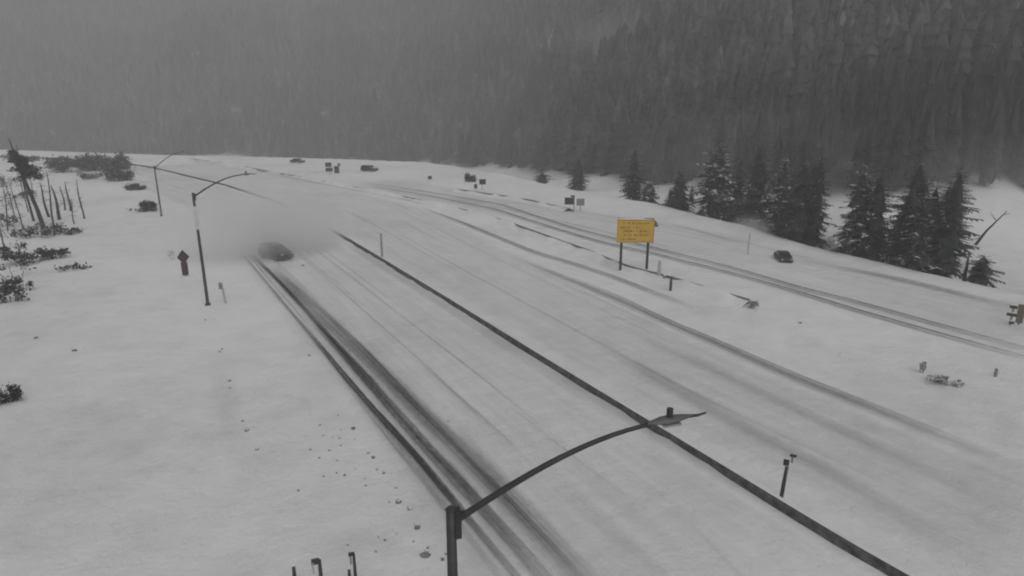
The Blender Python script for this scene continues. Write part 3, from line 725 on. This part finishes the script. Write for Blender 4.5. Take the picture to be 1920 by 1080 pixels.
# hazy conifers behind the front row: individuals of five shapes
lib = [(conifer_mesh(12, w_, 200 + i_, False), trunk_mesh(12, .18)) for i_, w_ in enumerate((3.6, 4.2, 3.2, 4.8, 3.9))]
for me, _ in lib: me.materials[0] = M['forest']
cand = []
az = np.radians(rng.uniform(-46, 46, 60000)); rr = np.sqrt(rng.uniform(120 ** 2, 1250 ** 2, 60000))
X, Y = rr * np.sin(az), rr * np.cos(az); Z = land(X, Y); fm = forest_mask(X, Y, Z)
azd = np.degrees(az); rel = rr - r0(azd)
keep = (rng.random(60000) < fm * .7) & (rel > 0) & (rel < 640) & (fm > .15)
X, Y, Z, rr, azd = X[keep], Y[keep], Z[keep], rr[keep], azd[keep]
# thicken the near, right-hand wood
az2 = np.radians(rng.uniform(4, 46, 9000)); r2 = np.sqrt(rng.uniform(120 ** 2, 420 ** 2, 9000)); x2, y2 = r2 * np.sin(az2), r2 * np.cos(az2); z2 = land(x2, y2); f2 = forest_mask(x2, y2, z2)
k2 = (rng.random(9000) < f2 * .45) & (f2 > .15)
X, Y, Z, rr = np.r_[X, x2[k2]], np.r_[Y, y2[k2]], np.r_[Z, z2[k2]], np.r_[rr, r2[k2]]
o = np.argsort(rr); X, Y, Z, rr = X[o], Y[o], Z[o], rr[o]
NI = 220
for i_ in range(min(NI, len(X))):
    cr, tr = lib[i_ % 5]; s_ = random.uniform(.75, 1.35)
    t = thing('conifer_tree', 'hazy dark conifer in the forest standing behind the front row', 'conifer', (X[i_], Y[i_], Z[i_]), random.random() * 6, 'hazy conifers behind the front row')
    t.scale = (s_ * random.uniform(.85, 1.15),) * 2 + (s_,)
    link('trunk', tr, t); link('crown', cr, t)
# a few hazy ones standing free at the crest
for px, top, wpx, ex, lab in [(1080, 292, 44, 14, 'hazy broad conifer just above the dark double panel sign'), (1016, 322, 40, 10, 'low hazy conifer at the crest left of the broad hazy one')]:
    p = at_dist(px, edge_dist(px, ex)); h_ = height_for(p, top)
    t = thing('conifer_tree', lab, 'conifer', tuple(p)); link('trunk', trunk_mesh(h_, .2), t); link('crown', conifer_mesh(h_, wpx / ppm(p), px, True), t)
# the rest of the wood as one mass
def lowtree():
    vs = []; fs = []; n = 8; rg = random.Random(5)
    for i_ in range(6):
        z0 = .03 + .15 * i_; z1 = min(1, z0 + .30); r_ = .19 * (1 - z0) ** .8 + .01; o = len(vs)
        for k in range(n): vs.append((math.cos(6.283 * k / n) * r_ * (1.35 if k % 2 else .5) * rg.uniform(.8, 1.2), math.sin(6.283 * k / n) * r_ * (1.35 if k % 2 else .5), z0 + rg.uniform(-.03, .03)))
        vs.append((0, 0, z1))
        for k in range(n): fs.append((o + k, o + (k + 1) % n, o + n))
    return np.array(vs), np.array(fs)
lv, lf = lowtree(); n_ = len(X) - NI; hs_ = rng.uniform(6, 19, n_); an = rng.uniform(0, 6.28, n_); wf = rng.uniform(.8, 1.25, n_)
ca, sa = np.cos(an), np.sin(an)
bx = (lv[None, :, 0] * ca[:, None] - lv[None, :, 1] * sa[:, None]) * (hs_ * wf)[:, None] + X[NI:, None]
by = (lv[None, :, 0] * sa[:, None] + lv[None, :, 1] * ca[:, None]) * (hs_ * wf)[:, None] + Y[NI:, None]
bz_ = lv[None, :, 2] * hs_[:, None] + Z[NI:, None] - .3
V_ = np.stack([bx, by, bz_], -1).reshape(-1, 3); F_ = (lf[None] + (np.arange(n_) * len(lv))[:, None, None]).reshape(-1, 3)
fo = link('forest', raw_mesh('forest', V_, F_, [M['forest']]))
ta = fo.data.attributes.new('tone', 'FLOAT', 'POINT'); ta.data.foreach_set('value', np.repeat(rng.random(n_) ** 2, len(lv)).astype(np.float32)[:len(fo.data.vertices)])
tag(fo, 'dark conifer forest covering the mountainside and fading into haze', 'forest', None, 'stuff')

# shrubs: twigs and leaf clumps
def shrub(px, py, wpx, hpx, label, seed, dense=1.0, low=False, group='shrubs on the left snowfield', mat='brush', name='shrub'):
    p = ground_at(px, py); k = ppm(p); w2, hh = wpx / k / 2, hpx / k * 1.05
    rg = random.Random(seed); t = thing(name, label, 'shrub', tuple(p), face_cam(p), group)
    m = MB()
    for i_ in range(int(10 * min(dense, 1.2))):
        a = rg.uniform(-1, 1) * w2 * .9; b = rg.uniform(-.5, .5) * w2 * .6; x0, y0 = a * .5, b * .5
        m.tube([(x0, y0, -.1), ((x0 + a) / 2, (y0 + b) / 2, hh * .5 * rg.uniform(.6, 1)), (a, b, hh * rg.uniform(.6, 1.0))], [.035, .025, .01], 4, False)
    m.build('stem', M['weed'] if mat == 'weed' else M['barkdark'], t)
    vs = []; fs = []
    nc = int(7 * dense) + 2
    cl = [(rg.uniform(-.85, .85) * w2, rg.uniform(-.5, .5) * w2 * .8, hh * rg.uniform(.25, .8), rg.uniform(.25, .5)) for _ in range(nc)]
    for (cx, cy, cz, cr) in cl:
        for q in range(int(75 * dense)):
            x = cx + rg.gauss(0, .42) * cr * w2; y = cy + rg.gauss(0, .42) * cr * w2; z = max(.03, cz + rg.gauss(0, .33) * cr * hh * 1.2)
            s_ = rg.uniform(.09, .24) * (.6 + .22 * w2); o = len(vs)
            dv = Vector((rg.gauss(0, 1), rg.gauss(0, 1), rg.gauss(0, .7))).normalized(); ev = dv.cross(Vector((rg.gauss(0, 1), rg.gauss(0, 1), rg.gauss(0, 1)))).normalized()
            c_ = Vector((x, y, z)); vs += [c_ - dv * s_, c_ + ev * s_ * .5, c_ + dv * s_, c_ - ev * s_ * .5]; fs.append((o, o + 1, o + 2, o + 3))
    mb = MB(); mb.add(vs, fs); mb.build('foliage', M[mat], t)
    return t
for a in [(60, 492, 84, 22, 'dark branchy shrub lying broad in the snow below the bare trunks', 1, 1.1),
          (103, 485, 42, 17, 'smaller shrub touching the broad branchy one on its right', 2, .8),
          (132, 505, 66, 7, 'flat low strip of brush below the broad branchy shrub', 3, .5),
          (20, 566, 56, 44, 'ragged shrub at the left edge halfway down', 4, 1.0),
          (18, 754, 42, 34, 'dark shrub at the left edge, lowest of them all', 5, 1.0),
          (30, 520, 70, 30, 'thin snowy twigs at the left edge above the ragged shrub', 6, .35),
          (128, 438, 70, 10, 'low log-like brush just below the bare trunks', 7, .7),
          (258, 356, 34, 11, 'flat dark shrub left of the farthest street lamp', 8, 1.8),
          (283, 396, 30, 19, 'dark bush at the foot of the farthest street lamp', 9, 2.0),
          (262, 398, 34, 8, 'trailing twigs left of the bush at the lamp foot', 10, .4),
          (200, 319, 76, 27, 'widest dark bush on the left crest near the barrier', 11, 3.4),
          (226, 339, 44, 24, 'round dark bush below the widest crest bush', 12, 2.8),
          (172, 336, 40, 14, 'small dark bush left of the round one', 13, 1.0),
          (130, 322, 66, 25, 'dark bush on the left crest behind the bare trunks', 14, 2.8),
          (35, 303, 70, 12, 'low dark brush on the left crest by the left edge', 15, 1.0),
          (24, 392, 40, 34, 'sparse snowy twigs at the left edge beside the bare trunks', 16, .4),
          (30, 445, 50, 24, 'sparse twigs at the left edge below the bare trunks', 17, .45)]:
    shrub(*a)
shrub(1772, 720, 60, 17, 'patch of faint grey weeds in the open snow at right', 21, .5, group='weeds poking out of the snow', name='weeds', mat='weed')
shrub(1727, 698, 12, 18, 'small upright weed left of the faint weed patch', 22, .3, group='weeds poking out of the snow', name='weeds', mat='weed')
shrub(1408, 578, 24, 14, 'weeds at the buried near end of the long guardrail', 23, .5, group='weeds poking out of the snow', name='weeds', mat='weed')
shrub(325, 487, 16, 17, 'pale twigs left of the dark red sign', 24, .25, group='weeds poking out of the snow', name='weeds', mat='weed')
shrub(884, 341, 24, 14, 'oval dark bush left of the square dark sign on the far slope', 25, 1.6, group='weeds poking out of the snow')

# pines with bare trunks on the left, and dead trunks between them
def left_pine(px, py, top, crown, label, seed, lean=0, r_=.22):
    p = ground_at(px, py); k = ppm(p); h_ = height_for(p, top); rg = random.Random(seed)
    t = thing('pine_tree' if crown else 'dead_tree', label, 'pine' if crown else 'dead tree', tuple(p), face_cam(p), 'bare trunks on the left')
    pts = [(lean * u + .12 * math.sin(u * 5 + seed), .1 * math.sin(u * 3), h_ * u - .3 * (u == 0)) for u in (0, .2, .4, .6, .8, 1)]
    m = MB(); m.tube(pts, [r_, r_ * .85, r_ * .75, r_ * .6, r_ * .42, r_ * .12], 7)
    for i_ in range(16):
        u = rg.uniform(.25, .97); a = rg.uniform(0, 6.28); L = rg.uniform(.4, 1.2) * (1.1 - u * .5); b0 = Vector((lean * u, 0, h_ * u))
        m.tube([b0, b0 + Vector((math.cos(a) * L * .6, math.sin(a) * L * .6, .05)), b0 + Vector((math.cos(a) * L, math.sin(a) * L, rg.uniform(-.3, .3)))], [.035, .025, .01], 4, False)
    m.build('trunk', M['barkdark'], t)
    if crown:
        y0, y1, wpx = crown; za = height_for(p, y1); zb2 = height_for(p, y0); w2 = wpx / k / 2; vs = []; fs = []
        for q in range(1500):
            u = rg.random(); z = za + (zb2 - za) * u; env = (1 - .8 * u) * min(1, .4 + 4 * u) * (.7 + .4 * math.sin(u * 19 + 1))
            a = rg.uniform(0, 6.28); r2 = w2 * env * rg.random() ** .4 * (1 + .25 * math.sin(a * 5 + q % 7)); c_ = Vector((lean * u + math.cos(a) * r2, math.sin(a) * r2 * .8, z + rg.gauss(0, .15)))
            s_ = rg.uniform(.18, .42); dv = Vector((rg.gauss(0, 1), rg.gauss(0, 1), rg.gauss(0, .5))).normalized(); ev = dv.cross(Vector((rg.gauss(0, 1), rg.gauss(0, 1), rg.gauss(0, 1)))).normalized()
            o = len(vs); vs += [c_ - dv * s_, c_ + ev * s_ * .4, c_ + dv * s_, c_ - ev * s_ * .4]; fs.append((o, o + 1, o + 2, o + 3))
        mb = MB(); mb.add(vs, fs); mb.build('crown', M['needle'], t)
left_pine(80, 424, 258, (284, 334, 66), 'leaning pine with a thick dark crown above a bare trunk', 1, -1.9, .34)
left_pine(62, 415, 272, None, 'slender dead trunk rising through the leaning pine crown', 2, -.2, .2)
left_pine(92, 407, 340, None, 'dead trunk immediately right of the leaning pine', 3, -.4)
left_pine(102, 424, 318, None, 'thin pale dead trunk with brush at its foot', 4, .3, .16)
left_pine(113, 412, 346, None, 'thickest short dead trunk in the middle of the bare group', 5, -.3, .28)
left_pine(122, 394, 348, None, 'slim dead trunk right of the thickest short one', 6, .0, .16)
left_pine(132, 396, 340, None, 'dead trunk second from the right of the bare group', 7, .1, .2)
left_pine(157, 410, 335, None, 'dead trunk standing alone at the right of the bare group', 8, 0, .15)

for k_, (px, py, top) in enumerate([(16, 432, 345), (28, 408, 325), (42, 430, 340), (52, 398, 318), (72, 400, 330), (140, 420, 372), (12, 470, 392)]):
    left_pine(px, py, top, None, 'thin dead stem in the tangle of dead trunks at the left edge', 30 + k_, random.uniform(-.5, .5), .1)
for k_, (px, py, w_, h_) in enumerate([(20, 350, 50, 22), (48, 372, 44, 18), (14, 425, 36, 26), (60, 446, 60, 16), (24, 482, 50, 24), (40, 545, 40, 26), (92, 432, 50, 14)]):
    shrub(px, py, w_, h_, 'ragged snowy scrub tangled along the left edge', 60 + k_, .75, group='scrub along the left edge')

# clods and tufts on the left shoulder
cl = [(463, 808, 8), (482, 843, 7), (455, 790, 5), (560, 920, 5), (662, 804, 10), (700, 858, 9), (720, 887, 8), (742, 915, 6), (748, 942, 11), (768, 955, 9), (782, 990, 14), (646, 892, 5), (632, 864, 4), (722, 1013, 5), (797, 1042, 20), (655, 658, 4), (580, 667, 6), (568, 498, 6), (412, 660, 5), (416, 655, 4), (430, 715, 6), (432, 728, 5), (68, 634, 8), (140, 658, 9), (652, 1022, 4), (830, 1050, 7), (690, 850, 6), (618, 845, 5), (385, 600, 4), (1500, 606, 7), (840, 790, 4)]
random.seed(11)
for k_ in range(26):
    u = random.random(); cl.append((600 + 200 * u + random.gauss(0, 28), 780 + 270 * u + random.gauss(0, 18), random.uniform(2.5, 6)))
for i_, (px, py, s_) in enumerate(cl):
    p = ground_at(px, py); r_ = s_ / ppm(p) * .55
    t = thing('snow_clod', 'small dark clod of dirty snow and grass lying on the snow', 'clod', (p.x, p.y, p.z + .0), random.random() * 6, 'clods along the left shoulder')
    m = MB(); n = 8; vs = [(0, 0, r_ * .75)]
    for rg_, (zz, rr_) in enumerate(((.5, .6), (.1, 1.0), (-.3, 1.05))):
        for k in range(n):
            q = rr_ * r_ * random.uniform(.65, 1.2); vs.append((math.cos(6.283 * k / n) * q, math.sin(6.283 * k / n) * q * .8, zz * r_ + random.uniform(-.1, .1) * r_))
    fs = [(0, 1 + k, 1 + (k + 1) % n) for k in range(n)] + [(1 + a * n + k, 1 + (a + 1) * n + k, 1 + (a + 1) * n + (k + 1) % n, 1 + a * n + (k + 1) % n) for a in range(2) for k in range(n)]
    m.add(vs, fs); m.build('lump', M['clod'] if 'clod' in M else M.setdefault('clod', simple('dirty_snow', (.2, .2, .195), .9, .6, 9, snow=.15)), t)
    m = MB()
    for k in range(9):
        a = random.random() * 6.28; L = r_ * random.uniform(.8, 1.7); m.add([(math.cos(a) * r_ * .4 - .015, math.sin(a) * r_ * .4, 0), (math.cos(a) * r_ * .4 + .015, math.sin(a) * r_ * .4, 0), (math.cos(a) * L, math.sin(a) * L, r_ * random.uniform(.5, 1.3))], [(0, 1, 2)])
    m.build('grass_blades', M['brush'], t)

# ------------------------------------------------------------------ snow blown up by the traffic, and the hazy air
def plume(c, rad, dens, seed, label, rz=0):
    me = bpy.data.meshes.new('snow_cloud'); import bmesh
    bm = bmesh.new(); bmesh.ops.create_icosphere(bm, subdivisions=3, radius=1); bm.to_mesh(me); bm.free()
    o = link('snow_cloud', me, None, c, rz); o.scale = rad
    m = bpy.data.materials.new('blowing_snow'); m.use_nodes = True; nt = m.node_tree; nt.nodes.remove(nt.nodes['Principled BSDF'])
    v = N(nt, 'ShaderNodeVolumePrincipled'); v.inputs['Color'].default_value = (.995, .995, .996, 1); v.inputs['Anisotropy'].default_value = .2
    tc = N(nt, 'ShaderNodeTexCoord'); ln = N(nt, 'ShaderNodeVectorMath', operation='LENGTH'); nt.links.new(tc.outputs['Object'], ln.inputs[0])
    nz = noise(nt, .22, 3, .6)
    q = mathn(nt, 'ADD', ln.outputs['Value'], mathn(nt, 'MULTIPLY', mathn(nt, 'SUBTRACT', nz, .5), .7))
    e = N(nt, 'ShaderNodeMapRange', interpolation_type='SMOOTHSTEP'); nt.links.new(q, e.inputs[0]); e.inputs[1].default_value = .05; e.inputs[2].default_value = .95; e.inputs[3].default_value = dens; e.inputs[4].default_value = 0
    nt.links.new(e.outputs[0], v.inputs['Density']); nt.links.new(v.outputs[0], nt.nodes['Material Output'].inputs['Volume'])
    me.materials.append(m); tag(o, label, 'snow cloud', None, 'stuff')
plume((-32, 79.8, 3.1), (14, 11, 6.5), .46, 1, 'big cloud of blowing snow rising around the grey car', R(30))
plume((-29, 90, 1.6), (8.2, 8.5, 3.8), .3, 3, 'low veil of blowing snow hiding a stretch of the median barrier', R(20))
p = at(1405, 452); plume((p.x, p.y, 1.4), (4, 3.2, 3.6), .2, 2, 'small pale puff of blowing snow left of the lone dark car')

def mist(az0, r_, rad, dens, label, rz):
    a = R(az0); plume((r_ * math.sin(a), r_ * math.cos(a), 4), rad, dens, 9, label, rz)
mist(20, 152, (55, 17, 19), .02, 'bank of pale mist lying behind the front row of conifers', R(-62))
def cloud(px, py, r_, rad, dens, label):
    az = math.atan2((px - 960) / F, CT + (540 - py) / F * ST); el = (-ST + (540 - py) / F * CT) / math.hypot((px - 960) / F, CT + (540 - py) / F * ST)
    plume((r_ * math.sin(az), r_ * math.cos(az), H + r_ * el), rad, dens, 5, label, -az)
cloud(1180, 62, 300, (48, 16, 13), .016, 'wisp of low cloud on the hillside at the top centre')
cloud(1560, 190, 190, (60, 12, 24), .007, 'thin veil of snow haze over the hillside behind the tallest conifers')
cloud(1890, 92, 215, (32, 12, 12), .045, 'wisp of low cloud on the hillside at the top right')
mist(37, 128, (42, 16, 15), .014, 'bank of pale mist lying in the snowfield at the right edge', R(-48))
hz = MB(); zlo = float(gz.min()) - 1; zhi = float(max(gz.max() + 1, V_[:, 2].max() + 1)) + 4
hz.box((0, 0, (zlo + zhi) / 2), (3040, 3040, zhi - zlo))
m = bpy.data.materials.new('haze'); m.use_nodes = True; nt = m.node_tree; nt.nodes.remove(nt.nodes['Principled BSDF'])
v = N(nt, 'ShaderNodeVolumePrincipled'); v.inputs['Color'].default_value = (.9, .9, .91, 1); v.inputs['Density'].default_value = .0012; v.inputs['Anisotropy'].default_value = .1
nt.links.new(v.outputs[0], nt.nodes['Material Output'].inputs['Volume'])
ho = hz.build('haze', m); tag(ho, 'grey snowy haze filling the whole valley', 'haze', None, 'stuff')
